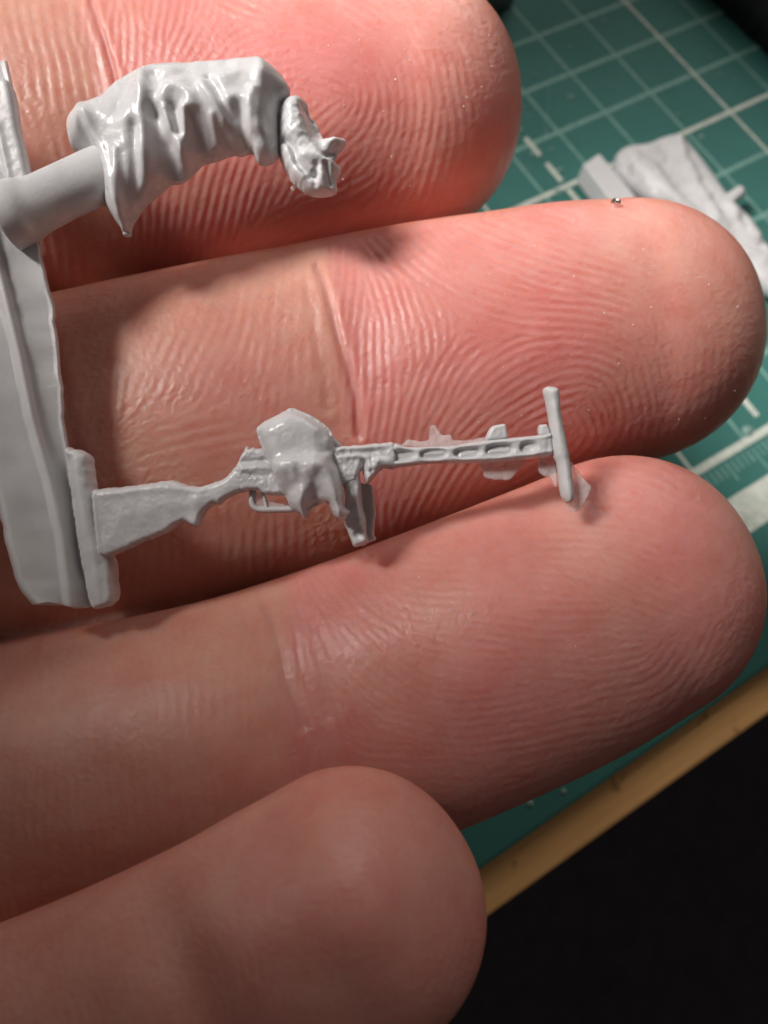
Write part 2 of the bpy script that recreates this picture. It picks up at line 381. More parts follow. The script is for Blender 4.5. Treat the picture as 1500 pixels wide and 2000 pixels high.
def tube_rings(S, n=40, ex=2.08):
    rings = []
    for i, (x, y, hw, Z, rz) in enumerate(S):
        a = S[max(i - 1, 0)]; b2 = S[min(i + 1, len(S) - 1)]; d = b2[:2] - a[:2]; d /= (np.hypot(*d) + 1e-9)
        nx, ny = -d[1], d[0]; c = ray(x, y, Z); r = []
        for t in np.linspace(0, 2 * math.pi, n, endpoint=False):
            ct, st = math.cos(t), math.sin(t)
            u = math.copysign(abs(ct) ** (2 / ex), ct); v2 = math.copysign(abs(st) ** (2 / ex), st)
            r.append(c + np.array([nx * u * hw / F * Z, ny * u * hw / F * Z, -v2 * rz * (1.0 if v2 > 0 else .92)]))
        rings.append(cam2world(np.array(r)))
    return rings
def rings_mesh(rings_list):
    V = []; Fc = []; o_ = 0
    for rings in rings_list:
        n = len(rings[0])
        for r in rings: V.append(r)
        for a in range(len(rings) - 1):
            for b2 in range(n):
                c = (b2 + 1) % n; Fc.append((o_ + a * n + b2, o_ + a * n + c, o_ + (a + 1) * n + c, o_ + (a + 1) * n + b2))
        Fc.append(tuple(o_ + k for k in range(n))[::-1]); Fc.append(tuple(o_ + (len(rings) - 1) * n + k for k in range(n)))
        o_ += len(rings) * n
    return np.vstack(V), Fc
palm = np.array([(-620, 1330, 1080, 49.5, 8.0), (-760, 1340, 1180, 49, 10), (-1000, 1370, 1260, 48.5, 11), (-1500, 1420, 1290, 48, 12.5), (-2100, 1440, 1200, 48, 13.5), (-2600, 1400, 1020, 49, 14), (-2900, 1350, 880, 50, 15), (-3500, 1300, 800, 51, 17)], float)
thumb = np.array([(-2490, 700, 520, 47, 12), (-2140, 250, 480, 43, 11), (-1740, -20, 430, 40, 9.5), (-1370, -80, 380, 38, 8), (-1070, 60, 350, 37, 7), (-890, 260, 330, 36.6, 6.2), (-800, 470, 320, 36.6, 5.8), (-765, 650, 300, 36.7, 5.4), (-750, 800, 260, 36.9, 5), (-742, 900, 190, 37.2, 4), (-738, 960, 110, 37.5, 2.8), (-736, 990, 45, 37.7, 1.5)], float)
V, Fc = rings_mesh([tube_rings(S) for S in SECS.values()] + [tube_rings(catmull(palm, False, 6), 48, 2.6), tube_rings(catmull(thumb, False, 6), 36)])
me = bpy.data.meshes.new('hand_rough'); me.from_pydata((V * 1000).tolist(), [], Fc); me.update()
tmp = bpy.data.objects.new('hand_rough', me); sc.collection.objects.link(tmp)
rm = tmp.modifiers.new('r', 'REMESH'); rm.mode = 'VOXEL'; rm.voxel_size = 0.36; rm.adaptivity = 0
sm = tmp.modifiers.new('s', 'SMOOTH'); sm.factor = 0.5; sm.iterations = 3
dg = bpy.context.evaluated_depsgraph_get(); ev = tmp.evaluated_get(dg); hm = bpy.data.meshes.new_from_object(ev)
bpy.data.objects.remove(tmp)
nv = len(hm.vertices); co_ = np.empty(nv * 3, np.float32); hm.vertices.foreach_get('co', co_); co_ = co_.reshape(-1, 3).astype(float)
nf = len(hm.polygons); ls = np.empty(nf * 4, np.int32); hm.loops.foreach_get('vertex_index', ls); Q = ls.reshape(-1, 4).astype(int)
print('remesh', nv, nf, time.time() - T0)
def w2c(v_mm): return (v_mm * SGN) @ R.T + T
def pixel(v_mm):
    c = w2c(v_mm); return 750 + F * c[:, 0] / c[:, 2], 1000 + F * c[:, 1] / c[:, 2], c[:, 2]
def vnormals(v, Q):
    fn = np.cross(v[Q[:, 2]] - v[Q[:, 0]], v[Q[:, 3]] - v[Q[:, 1]]); n = np.zeros_like(v)
    for k in range(4):
        for a in range(3): n[:, a] += np.bincount(Q[:, k], fn[:, a], len(v))
    return n / (np.linalg.norm(n, axis=1, keepdims=True) + 1e-12)
# faces that can be seen from around the photograph's place are refined 4 x 4, the rest stay coarse
cc = w2c(co_); nn = vnormals(co_, Q); nc = (nn * SGN) @ R.T
px, py, Zv = pixel(co_)
vis = (np.einsum('ij,ij->i', nc, -cc / np.linalg.norm(cc, axis=1, keepdims=True)) > -0.25) & (px > -130) & (px < 1620) & (py > -130) & (py < 2130)
fv = vis[Q].all(1)
def subdivide(v, Q, sel):
    """splits the selected quads 2 x 2; their unselected neighbours take the edge midpoints in, so the surface stays closed"""
    E = np.stack([Q[sel], np.roll(Q[sel], -1, 1)], -1).reshape(-1, 2); E.sort(1)
    key = E[:, 0] * (len(v) + 1) + E[:, 1]; uk, inv_ = np.unique(key, return_inverse=True)
    ea = uk // (len(v) + 1); eb = uk % (len(v) + 1)
    mid = (v[ea] + v[eb]) / 2; cen = v[Q[sel]].mean(1)
    mi = len(v) + inv_.reshape(-1, 4); ci = len(v) + len(uk) + np.arange(sel.sum())
    q = Q[sel]
    newq = np.concatenate([np.stack([q[:, k], mi[:, k], ci, mi[:, (k - 1) % 4]], 1) for k in range(4)])
    return np.vstack([v, mid, cen]), newq, dict(zip(uk.tolist(), (len(v) + np.arange(len(uk))).tolist())), len(v) + 1
v1, q1, em1, b1 = subdivide(co_, Q, fv)
v2, q2, em2, b2_ = subdivide(v1, q1, np.ones(len(q1), bool))
coarse = []
for q in Q[~fv]:
    f = []
    for k in range(4):
        a, b3 = int(q[k]), int(q[(k + 1) % 4]); f.append(a)
        m1 = em1.get(min(a, b3) * b1 + max(a, b3))
        if m1 is not None:
            ma = em2.get(min(a, m1) * b2_ + max(a, m1)); mb = em2.get(min(b3, m1) * b2_ + max(b3, m1))
            f += [x for x in (ma, m1, mb) if x is not None]
    coarse.append(f)
print('subdivided', len(v2), len(q2), time.time() - T0)
# relax the refined part so that the coarse facets vanish
fine = np.zeros(len(v2), bool); fine[np.unique(q2)] = True
hold = np.zeros(len(v2), bool); hold[np.unique(Q[~fv])] = True
for f in coarse:
    if len(f) > 4: hold[f] = True
def relax(v, it, lam=0.6):
    I = np.concatenate([q2[:, k] for k in range(4)]); J = np.concatenate([q2[:, (k + 1) % 4] for k in range(4)])
    A = np.concatenate([I, J]); B = np.concatenate([J, I]); deg = np.bincount(A, minlength=len(v)).astype(float); deg[deg == 0] = 1
    mv = fine & ~hold
    for _ in range(it):
        s = np.stack([np.bincount(A, v[B, a], len(v)) for a in range(3)], 1) / deg[:, None]
        v[mv] += lam * (s[mv] - v[mv])
    return v
v2 = relax(v2, 14)
print('relaxed', time.time() - T0)
px, py, Zv = pixel(v2)
# which finger a vertex belongs to
best = np.full(len(v2), 1e9); fid = np.zeros(len(v2), int); cv = w2c(v2)
for k, S in enumerate(SECS.values()):
    C3 = ray(S[:, 0], S[:, 1], S[:, 3]); rad = S[:, 2] / F * S[:, 3]; lim = max(rad)
    for c3, r3 in zip(C3[::2], np.maximum(rad[::2], 5)):
        d = np.linalg.norm(cv - c3, axis=1) / r3
        mk = d < best; best[mk] = d[mk]; fid[mk] = k

# ridge directions of each finger: (x, y, dx, dy)
RIDGE = {
 0: [(20, 60, .2, 1), (60, 60, .25, 1), (130, 80, .15, 1), (150, 150, .2, 1), (60, 180, .3, 1), (-60, 200, .2, 1), (60, 330, .3, 1), (220, 40, .1, 1), (270, 60, .02, 1), (300, 100, -.05, 1), (340, 40, -.3, 1), (360, 90, -.5, 1), (400, 60, -.7, 1), (440, 100, 1, -.8), (480, 110, 1, -.5), (385, 0, -.2, 1), (460, 5, 1, .45), (520, 10, 1, .3), (600, 10, 1, .3), (700, 30, 1, .5), (750, 80, 1, .9), (800, 150, .4, 1), (820, 220, .05, 1), (750, 200, .1, 1), (690, 110, 1, .7), (560, 110, 1, -.2), (640, 150, 1, .5), (790, 270, -.3, 1), (720, 240, -.6, 1), (640, 250, 1, -.8), (680, 290, 1, -.9), (760, 290, -.5, 1), (900, 150, .3, 1), (950, 250, 0, 1), (880, 330, -.3, 1), (780, 370, -.6, 1), (700, 390, 1, -.45), (550, 330, -.4, 1), (480, 340, -.4, 1), (420, 360, -.3, 1), (300, 400, -.1, 1), (200, 420, .1, 1), (850, 40, .9, 1), (600, 440, 1, -.4)],
 1: [(670, 600, 0, 1), (740, 640, .1, 1), (740, 800, -.05, 1), (790, 600, .25, 1), (830, 650, .35, 1), (840, 760, -.3, 1), (890, 710, -.6, 1), (850, 530, 1, .75), (800, 500, 1, .9), (950, 530, 1, .45), (1050, 560, 1, .25), (1150, 560, 1, .15), (1000, 480, 1, .35), (1100, 450, 1, .3), (1250, 480, 1, .4), (950, 615, 1, .3), (1050, 620, 1, 0), (920, 740, 1, -.95), (1000, 700, 1, -.5), (1080, 680, 1, -.2), (1000, 800, 1, -.6), (1050, 830, 1, -.35), (1180, 700, 1, .45), (1240, 760, .3, 1), (1230, 840, -.3, 1), (1150, 800, .6, 1), (1100, 760, 1, -.2), (880, 840, -.75, 1), (780, 850, -.2, 1), (1350, 600, .5, 1), (1420, 700, 0, 1), (1330, 810, -.5, 1), (900, 950, -.6, 1), (1050, 950, 1, -.7), (1180, 900, -.8, 1), (1300, 470, 1, .6),
     (600, 620, 0, 1), (600, 750, .02, 1), (600, 860, .05, 1), (500, 650, -.15, 1), (500, 780, -.1, 1), (420, 700, -.4, 1), (350, 720, -.5, 1), (250, 650, -.5, 1), (180, 800, -.2, 1), (300, 900, 1, -.3), (420, 860, 1, -.28), (500, 880, 1, -.25), (650, 950, .1, 1), (400, 1050, 0, 1), (650, 1050, 0, 1)],
 2: [(560, 1250, .1, 1), (540, 1350, .05, 1), (640, 1250, .45, 1), (640, 1380, .2, 1), (690, 1190, .8, 1), (740, 1250, 1, .7), (760, 1330, 1, .6), (850, 1180, 1, .1), (860, 1100, 1, -.1), (1000, 1150, 1, .03), (1000, 1050, 1, -.03), (1100, 960, 1, -.05), (1200, 990, 1, .15), (1340, 1010, 1, .6), (1420, 1120, .4, 1), (1300, 1150, 1, .45), (1100, 1250, 1, .1), (1200, 1350, 1, -.2), (1000, 1400, 1, -.15), (860, 1400, 1, .1), (800, 1480, 1, 0), (1350, 1290, -.6, 1), (1050, 1500, 1, -.3),
     (400, 1300, 0, 1), (250, 1300, .1, 1), (450, 1420, 0, 1), (300, 1450, .05, 1), (100, 1400, 0, 1), (350, 1600, 0, 1)],
 3: [(500, 1750, 1, -.4), (700, 1650, 1, -.1), (820, 1750, .5, 1), (700, 1850, 1, -.3), (400, 1900, 0.3, 1), (200, 1950, .2, 1), (820, 1900, -.4, 1), (0, 1950, .2, 1)],
}
GS = 3.0; X0, Y0 = -140.0, -140.0; NX, NY = 600, 760
gx, gy = np.meshgrid(X0 + GS * np.arange(NX), Y0 + GS * np.arange(NY))
lab = np.zeros(gx.shape, int)                                      # which finger lies in front at each place of the palm side
G = np.stack([gx.ravel(), gy.ravel()], 1)
order = np.full(G.shape[0], -1)
for k, S in enumerate(SECS.values()):
    ins = np.zeros(len(G), bool)
    for s in S: ins |= np.hypot(G[:, 0] - s[0], G[:, 1] - s[1]) < max(s[2] * .99, 40)
    order[ins] = k
order[order < 0] = 0; lab = order.reshape(gx.shape)
c2 = np.zeros(gx.shape); s2 = np.zeros(gx.shape)
for k, hints in RIDGE.items():
    mk = lab == k; P = np.stack([gx[mk], gy[mk]], 1); a = np.zeros(len(P)); b3 = np.zeros(len(P))
    for x, y, dx, dy in hints:
        t = math.atan2(dy, dx); wgt = 1 / (((P[:, 0] - x) ** 2 + (P[:, 1] - y) ** 2) / 60 ** 2 + .08) ** 2
        a += wgt * math.cos(2 * t); b3 += wgt * math.sin(2 * t)
    c2[mk] = a; s2[mk] = b3
theta = 0.5 * np.arctan2(s2, c2)
theta += 0.10 * vnoise(gx, gy, 60, 21) + 0.07 * vnoise(gx, gy, 25, 22)
def grow(pitch, NO=16, iters=16, seed=3):
    """oriented band-pass growth: noise settles into parallel ridges that follow theta, with endings and forks"""
    fy = np.fft.fftfreq(NY)[:, None]; fx = np.fft.rfftfreq(NX)[None, :]
    fr = np.hypot(fx, fy); fa = np.arctan2(fy, fx); f0 = GS / pitch
    bins = np.round((theta % math.pi) / (math.pi / NO)).astype(int) % NO
    filt = []
    for k in range(NO):
        nrm = k * math.pi / NO + math.pi / 2
        dth = (fa - nrm + math.pi / 2) % math.pi - math.pi / 2
        filt.append(np.exp(-((fr - f0) / (0.27 * f0)) ** 2 - (dth / 0.30) ** 2))
    img = np.random.default_rng(seed).standard_normal((NY, NX)) * .5
    for it in range(iters):
        Fi = np.fft.rfft2(img); out = np.zeros_like(img)
        for k in range(NO):
            r = np.fft.irfft2(Fi * filt[k], s=(NY, NX)); mk = bins == k; out[mk] = r[mk]
        img = np.tanh(out / (out.std() + 1e-9) * 1.6)
    return img
rid = grow(17.5); rid2 = grow(22.0, seed=8, iters=5)
print('ridges', time.time() - T0)
def sample(img, x, y):
    u = np.clip((x - X0) / GS, 0, NX - 1.01); v_ = np.clip((y - Y0) / GS, 0, NY - 1.01); i = u.astype(int); j = v_.astype(int); fx = u - i; fy = v_ - j
    return (img[j, i] * (1 - fx) + img[j, i + 1] * fx) * (1 - fy) + (img[j + 1, i] * (1 - fx) + img[j + 1, i + 1] * fx) * fy
def blob(x, y, cx, cy, rx, ry, ang=0.0):
    c, s = math.cos(ang), math.sin(ang); u = (x - cx) * c + (y - cy) * s; v_ = -(x - cx) * s + (y - cy) * c
    return np.exp(-(u / rx) ** 2 - (v_ / ry) ** 2)
# pad = print zone with high ridges; phal = middle phalanx with broken cross lines
cuts = {0: (205, .22), 1: (665, .12), 2: (560, .0), 3: (430, -.3)}
pad = np.zeros(len(v2)); phal = np.zeros(len(v2)); amp = np.zeros(len(v2)); disp = np.zeros(len(v2))
ymid = {0: 240, 1: 750, 2: 1350, 3: 1850}
for k in range(4):
    mk = fid == k; xc, sl = cuts[k]
    u = px[mk] - (xc + sl * (py[mk] - ymid[k]) * (1 if k != 0 else 1))
    pad[mk] = 1 / (1 + np.exp(-u / 9)); phal[mk] = 1 - pad[mk]
A_pad = np.array([.025, .028, .011, .006])[fid]; A_ph = np.array([.032, .018, .008, .004])[fid]
tipfade = np.ones(len(v2))
tipfade *= np.where(fid == 0, 1 - .75 / (1 + np.exp(-(px - 900) / 25)), 1)
tipfade *= np.where(fid == 1, 1 - .8 / (1 + np.exp(-(px - 1250 - .25 * (py - 650)) / 40)), 1)
tipfade *= np.where(fid == 2, 1 - .6 / (1 + np.exp(-(px - 1380) / 30)), 1)
tipfade *= np.where(fid == 0, 1 - .65 * blob(px, py, 590, 120, 110, 70), 1)
nrm_all = vnormals(v2, q2); low = np.where(~fine[:nv])[0]; nrm_all[low] = nn[low]
edgefade = np.clip((px + 125) / 60, 0, 1) * np.clip((py + 125) / 60, 0, 1) * np.clip((2125 - py) / 60, 0, 1)
front = np.clip((np.einsum('ij,ij->i', (nrm_all * SGN) @ R.T, -cv / np.linalg.norm(cv, axis=1, keepdims=True)) - .05) / .35, 0, 1)
rv = sample(rid, px, py); rv2 = sample(rid2, px, py)
patch = .45 + .45 * vnoise(px, py, 60, 31) + .30 * vnoise(px, py, 22, 32) + .25 * vnoise(px, py, 10, 34)
disp += front * tipfade * pad * A_pad * rv * np.clip(patch + .25, .32, 1.15)
disp += front * phal * A_ph * rv2 * np.clip(.55 + .6 * vnoise(px, py, 30, 33), .12, 1.2)
disp += front * phal * np.where(fid == 1, .022, .010) * (np.abs(vnoise(px + .45 * py, py, 9, 41)) * 2 - 1) * np.clip(.5 + .8 * vnoise(px, py, 70, 44), 0, 1)
disp += front * .012 * vnoise(px, py, 7, 42) - front * pad * .012 * (vnoise(px, py, 6, 45) > .55) + front * .05 * vnoise(px, py, 90, 43)
# flexion creases
def groove(fk, poly, wd, dep):
    global disp
    mk = (fid == fk) & (front > 0); q = seg_dist(np.stack([px[mk], py[mk]], 1), catmull(poly, False))
    disp[mk] += -dep * np.exp(-(q / wd) ** 2) + dep * .45 * np.exp(-((q - 2.1 * wd) / (1.4 * wd)) ** 2)
groove(0, [(168, -60), (180, 10), (203, 80), (222, 150), (232, 230), (228, 330)], 6, .20)
groove(1, [(618, 520), (640, 575), (655, 640), (676, 710), (694, 775), (700, 850)], 8, .17)
groove(1, [(600, 560), (612, 640), (630, 720), (640, 800)], 8, .05)
groove(2, [(520, 1180), (538, 1250), (556, 1330), (590, 1420)], 10, .10)
groove(2, [(600, 1200), (625, 1290), (640, 1400)], 12, .06)
groove(1, [(90, 620), (120, 760), (150, 900)], 14, .10)
# soft forms: pads and the flatter joints between
def swell(fk, cx, cy, rx, ry, a, ang=0):
    global disp
    mk = fid == fk; disp[mk] += a * front[mk] * blob(px[mk], py[mk], cx, cy, rx, ry, ang)
swell(0, 640, 190, 240, 170, .7); swell(0, 190, 260, 60, 240, -.35); swell(0, 40, 230, 130, 200, .4)
swell(1, 1010, 690, 260, 170, .7, -.15); swell(1, 690, 720, 70, 260, -.45, .12); swell(1, 420, 760, 190, 220, .7, -.1)
swell(2, 1020, 1230, 260, 170, .6, -.38); swell(2, 590, 1360, 80, 260, -.5, -.3); swell(2, 380, 1420, 180, 200, .6, -.25)
swell(3, 620, 1790, 200, 150, .5, -.5); swell(3, 380, 1930, 70, 220, -.35, -.45)
nrm2 = vnormals(v2, q2)
v3 = v2 + nrm2 * (disp * edgefade * np.where(hold, 0, 1))[:, None]

# skin colour: pinker pads, yellower joints, redder finger sides
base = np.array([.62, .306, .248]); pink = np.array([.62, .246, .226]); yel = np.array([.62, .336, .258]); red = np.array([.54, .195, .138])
col = np.tile(base, (len(v2), 1))
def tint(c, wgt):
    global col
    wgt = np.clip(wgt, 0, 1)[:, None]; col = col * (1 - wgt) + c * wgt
fk = lambda k: (fid == k).astype(float)
tint(pink, .8 * pad * np.where(fid == 3, .5, 1) * (.75 + .4 * vnoise(px, py, 120, 51)))
tint(yel, .5 * phal * fk(0)); tint(yel, .6 * phal * fk(1) * (.7 + .5 * vnoise(px, py, 80, 52))); tint(yel, .4 * phal * fk(2))
tint(pink, .5 * fk(1) * blob(px, py, 460, 760, 140, 120)); tint(pink, .8 * fk(1) * blob(px, py, 730, 760, 50, 120))
tint(yel, .55 * fk(1) * blob(px, py, 1330, 560, 200, 200)); tint(yel, .4 * fk(0) * blob(px, py, 900, 60, 120, 140))
tint(pink * np.array([1, .85, .85]), .7 * fk(1) * blob(px, py, 1050, 650, 240, 110)); tint(pink * np.array([1, .85, .9]), .7 * fk(0) * blob(px, py, 600, 120, 230, 130))
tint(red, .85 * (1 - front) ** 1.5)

cent = np.array([v3[:, 0].mean(), v3[:, 1].mean(), v3[:, 2].min()]) * .001
nq = len(q2); nc_ = len(coarse)
lv = np.concatenate([q2.ravel(), np.concatenate([np.array(f) for f in coarse])]).astype(np.int32)
tot = np.concatenate([np.full(nq, 4), np.array([len(f) for f in coarse])]).astype(np.int32); st = np.concatenate([[0], np.cumsum(tot)[:-1]]).astype(np.int32)
me = bpy.data.meshes.new('person'); me.vertices.add(len(v3)); me.vertices.foreach_set('co', (v3 * .001 - cent).astype(np.float32).ravel())
me.loops.add(len(lv)); me.loops.foreach_set('vertex_index', lv); me.polygons.add(nq + nc_); me.polygons.foreach_set('loop_start', st); me.polygons.foreach_set('loop_total', tot)
me.update(calc_edges=True); me.validate()
me.polygons.foreach_set('use_smooth', np.ones(len(me.polygons), bool))
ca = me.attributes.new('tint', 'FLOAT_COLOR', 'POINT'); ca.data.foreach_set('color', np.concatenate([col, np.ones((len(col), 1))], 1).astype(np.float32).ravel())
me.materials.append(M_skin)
hand = new_obj('person', me, None, Vector(cent))
tag(hand, 'bare open left hand with ridged fingertips cradling the grey resin parts', 'person')
print('hand', len(v3), time.time() - T0)

# ------------------------------------------------------------------ the casting held over the fingers
ZG = 43.0
org = PX(60, 700, ZG + 2)
sp = empty('resin_casting', org, 'grey resin casting bar carrying a tiny sleeved arm and a tiny rifle', 'model part')
# runner bar: left edge, bright ridge, right edge, groove and back, down its length
ys = np.array([-420, -200, 20, 160, 254, 348, 420, 470, 560, 620, 700, 760, 820, 880, 940, 998, 1046, 1108, 1140, 1168, 1184.])
def it(pts, y): p = np.array(pts, float); return np.interp(y, p[:, 1], p[:, 0], left=p[0, 0] + (p[1, 0] - p[0, 0]) / (p[1, 1] - p[0, 1]) * 0, right=p[-1, 0])
ridge_l = [(-235, -420), (-68, 254), (38, 700), (62, 820), (96, 940), (120, 1046), (134, 1161), (136, 1186)]
right_l = [(-95, -420), (-8, 0), (22, 160), (38, 251), (57, 343), (75, 470), (104, 600), (116, 700), (126, 820), (141, 940), (149, 998), (168, 1108), (182, 1180)]
left_l = [(-360, -420), (-225, 254), (-92, 700), (0, 998), (10, 1060), (29, 1132), (56, 1172), (66, 1186)]
rings = []
for k, y in enumerate(np.linspace(118, 1184, 76)):
    xl, xr, xe = it(left_l, y), it(ridge_l, y), it(right_l, y); wob = lambda s, a: a * float(vnoise(np.array([y]), np.array([s * 77.]), 21, 60 + s)[0])
    zb = ZG + .7 - .0006 * (y - 700) + (.0 if y < 1160 else .1)
    xe += wob(1, 3.0); xl += wob(2, 4)
    pts = [(xl, zb + .7), (xl + 5, zb - 1.55), (xl + 14, zb - 1.65 + wob(7, .06)), (xl + (xr - xl) * .45, zb - 1.15 + wob(8, .05)), (xr - 14, zb - .55 + wob(3, .06)), (xr - 5, zb - .82), (xr + 4, zb - .80), (xr + 14, zb - .30 + wob(4, .08)), (xe - 10, zb + .32 + wob(5, .1)), (xe - 3, zb + .25), (xe, zb + .65),
           (xe + 2, zb + 1.35), (xl + (xe - xl) * .5, zb + 1.4), (xl + 4, zb + 1.3)]
    rings.append(PX(np.array([p[0] for p in pts]), np.array([p[1] * 0 + y + (0 if y < 1170 else wob(6, 5) + 5 * math.sin(p[0] * .05)) for p in pts]), np.array([p[1] for p in pts])))
bar = loft('runner_bar', rings, M_resin_dull, sp)
bevel(bar, .00012, 2)
relief('gun_gate_tab', [(132, 883), (150, 878), (165, 882), (178, 892), (183, 925), (188, 956), (205, 1040), (221, 1088), (226, 1110), (231, 1168), (212, 1184), (182, 1182), (165, 1108), (148, 998)], cam_map(ZG + .7), M_resin_dull, sp, H=.85, HB=.9, W=12, g=3.2, edge=8,
       strokes=[([(160, 900), (172, 980), (196, 1090), (205, 1180)], 6, .14), ([(142, 900), (160, 1020), (182, 1170)], 7, -.35)], noise=[(25, .12), (7, .04)], jitter=1.5)
relief('edge_flange', [(-20, 168), (4, 156), (18, 160), (27, 184), (37, 250), (48, 296), (58, 344), (62, 372), (30, 380), (-10, 300)], cam_map(ZG + 1.0, cx=0, cy=250), M_resin_dull, sp, H=.4, HB=.9, W=9, g=3.2, strokes=[([(4, 250), (14, 300), (25, 350)], 4, .22)], noise=[(9, .05)])
for bx, by in ((40, 412), (6, 968)):
    relief('casting_bubble', [(bx + 6 * math.cos(t), by + 5 * math.sin(t)) for t in np.linspace(0, 6.28, 9)[:-1]], cam_map(ZG - .25 if by > 900 else ZG + .6), M_resin_dull, sp, H=.16, W=6, g=2)
# gate plug of the arm
ax = np.array([(10, 428, 66, 43.6), (45, 412, 62, 43.8), (72, 401, 54, 44.2), (110, 382, 52, 44.8), (160, 359, 52, 45.4), (200, 341, 52, 45.8), (232, 330, 48, 46.0)])
S = np.concatenate([ax[:, :3], ax[:, 3:4], ax[:, 2:3] / F * 44], 1)
loft('gate_plug', tube_rings(catmull(S, False, 5), 36, 2.1), M_resin_dull, sp)

# ---- arm
arm = new_obj('miniature_arm', None, sp); arm['label'] = 'tiny bent resin arm in a wrinkled sleeve'
ZA = 46.1
sleeve = [(134, 258), (138, 240), (146, 228), (160, 214), (188, 204), (206, 198), (220, 184), (240, 166), (270, 148), (292, 140), (340, 135), (400, 132), (465, 126), (508, 126), (529, 132), (548, 146), (561, 163), (567, 176), (564, 193), (552, 212), (548, 232), (546, 281), (544, 308), (529, 321), (512, 324), (502, 318), (495, 303), (484, 301), (472, 306), (452, 304), (423, 315), (401, 320), (390, 328), (368, 350), (350, 360), (334, 360), (328, 366), (312, 380), (290, 398), (274, 418), (261, 438), (256, 456), (242, 458), (236, 446), (224, 430), (209, 406), (205, 380), (204, 350), (198, 322), (186, 304), (168, 301), (143, 292)]
relief('sleeve', sleeve, cam_map(ZA, cx=350, cy=250), M_resin, arm, H=2.4, HB=1.5, W=84, g=2.3, edge=7, noise=[(30, .10), (11, .035)],
  strokes=[([(296, 178), (302, 230), (304, 270), (304, 330), (300, 380)], 9.0, 0.51), ([(190, 250), (204, 290), (220, 326), (234, 370), (248, 430)], 7.8, 0.46), ([(173, 222), (173, 276)], 6.7, 0.26), ([(292, 156), (320, 156), (350, 164)], 14.6, 0.26),
   ([(332, 238), (344, 218), (364, 212), (386, 224), (394, 244)], 10.1, 0.51), ([(342, 254), (356, 290), (370, 322)], 6.7, 0.51), ([(380, 254), (378, 290), (372, 320)], 6.7, 0.41), ([(360, 250), (364, 288)], 7.8, -0.58),
   ([(288, 166), (268, 200), (256, 250)], 11.2, -0.33), ([(324, 262), (330, 300), (340, 335)], 15.7, -0.86), ([(346, 310), (352, 345)], 11.2, -0.47), ([(286, 284), (282, 350), (276, 390)], 7.8, -0.39), ([(262, 330), (260, 410)], 7.8, -0.27), ([(248, 326), (252, 410)], 5.6, 0.23), ([(236, 220), (244, 300)], 15.7, -0.14), ([(278, 258)], 17.9, 0.28), ([(205, 215), (240, 190)], 11.2, 0.20),
   ([(320, 185), (330, 215), (322, 250)], 9.0, -0.35), ([(512, 136), (519, 153), (520, 195), (517, 238), (514, 275)], 9.0, 0.39), ([(506, 212), (499, 246), (497, 281), (502, 305)], 6.7, 0.39), ([(480, 240), (482, 291)], 10.1, -0.66), ([(412, 208), (433, 236), (452, 266)], 7.8, 0.46), ([(423, 192), (444, 226), (462, 262)], 6.7, -0.39), ([(461, 234), (487, 232)], 9.0, 0.32), ([(476, 204)], 15.7, -0.23), ([(423, 166), (452, 162)], 12.3, -0.25),
   ([(401, 148), (433, 150)], 10.1, 0.20), ([(470, 140), (492, 142)], 10.1, 0.17), ([(455, 185), (470, 180)], 9.0, 0.18), ([(410, 288), (440, 292)], 17.9, -0.55), ([(395, 262), (402, 300)], 10.1, -0.27), ([(430, 262), (432, 296)], 5.6, 0.28), ([(552, 165), (548, 195)], 9.0, -0.23), ([(528, 262), (536, 300)], 9.0, -0.23), ([(352, 190), (378, 186), (400, 200)], 10.1, -0.23)])
glove = [(540, 250), (541, 229), (549, 209), (566, 197), (580, 191), (597, 199), (603, 217), (606, 229), (617, 240), (623, 255), (632, 271), (647, 273), (668, 269), (676, 275), (672, 290), (660, 304), (653, 317), (664, 325), (665, 340), (657, 353), (659, 366), (656, 380), (636, 385), (606, 383), (583, 370), (566, 351), (553, 328), (543, 302), (540, 275)]
relief('gloved_hand', glove, cam_map(ZA + .4, cx=600, cy=290), M_resin, arm, H=1.35, HB=1.3, W=34, g=2.2, edge=5, noise=[(9, .10), (5, .05)], jitter=1.2,
  strokes=[([(566, 205), (574, 235), (577, 272)], 15, .4), ([(586, 205), (590, 250), (592, 280)], 5, .15), ([(557, 287), (570, 296), (579, 312), (585, 332), (606, 357)], 4.5, -.6), ([(556, 312), (571, 340), (593, 360)], 8, .3), ([(598, 323), (625, 322), (648, 326)], 8, .35), ([(603, 226), (612, 255), (622, 284), (636, 308)], 9, -.65), ([(615, 357)], 5, -.6), ([(640, 336), (646, 368)], 4, -.4), ([(622, 340), (618, 372)], 4, -.25), ([(652, 300), (640, 318)], 5, -.4), ([(655, 285)], 7, .3), ([(600, 378), (650, 378)], 5, .2)])
relief('cast_bead', [(571 + 4 * math.cos(t), 368 + 5 * math.sin(t)) for t in np.linspace(0, 6.28, 9)[:-1]], cam_map(ZA + .2, cx=600, cy=290), M_flash, arm, H=.12, W=4, g=2)
relief('sleeve_tip_burr', [(241, 447), (252, 445), (258, 459), (248, 463), (241, 460)], cam_map(ZA, cx=350, cy=250), M_resin, arm, H=.28, W=5, g=2, noise=[(4, .08)])

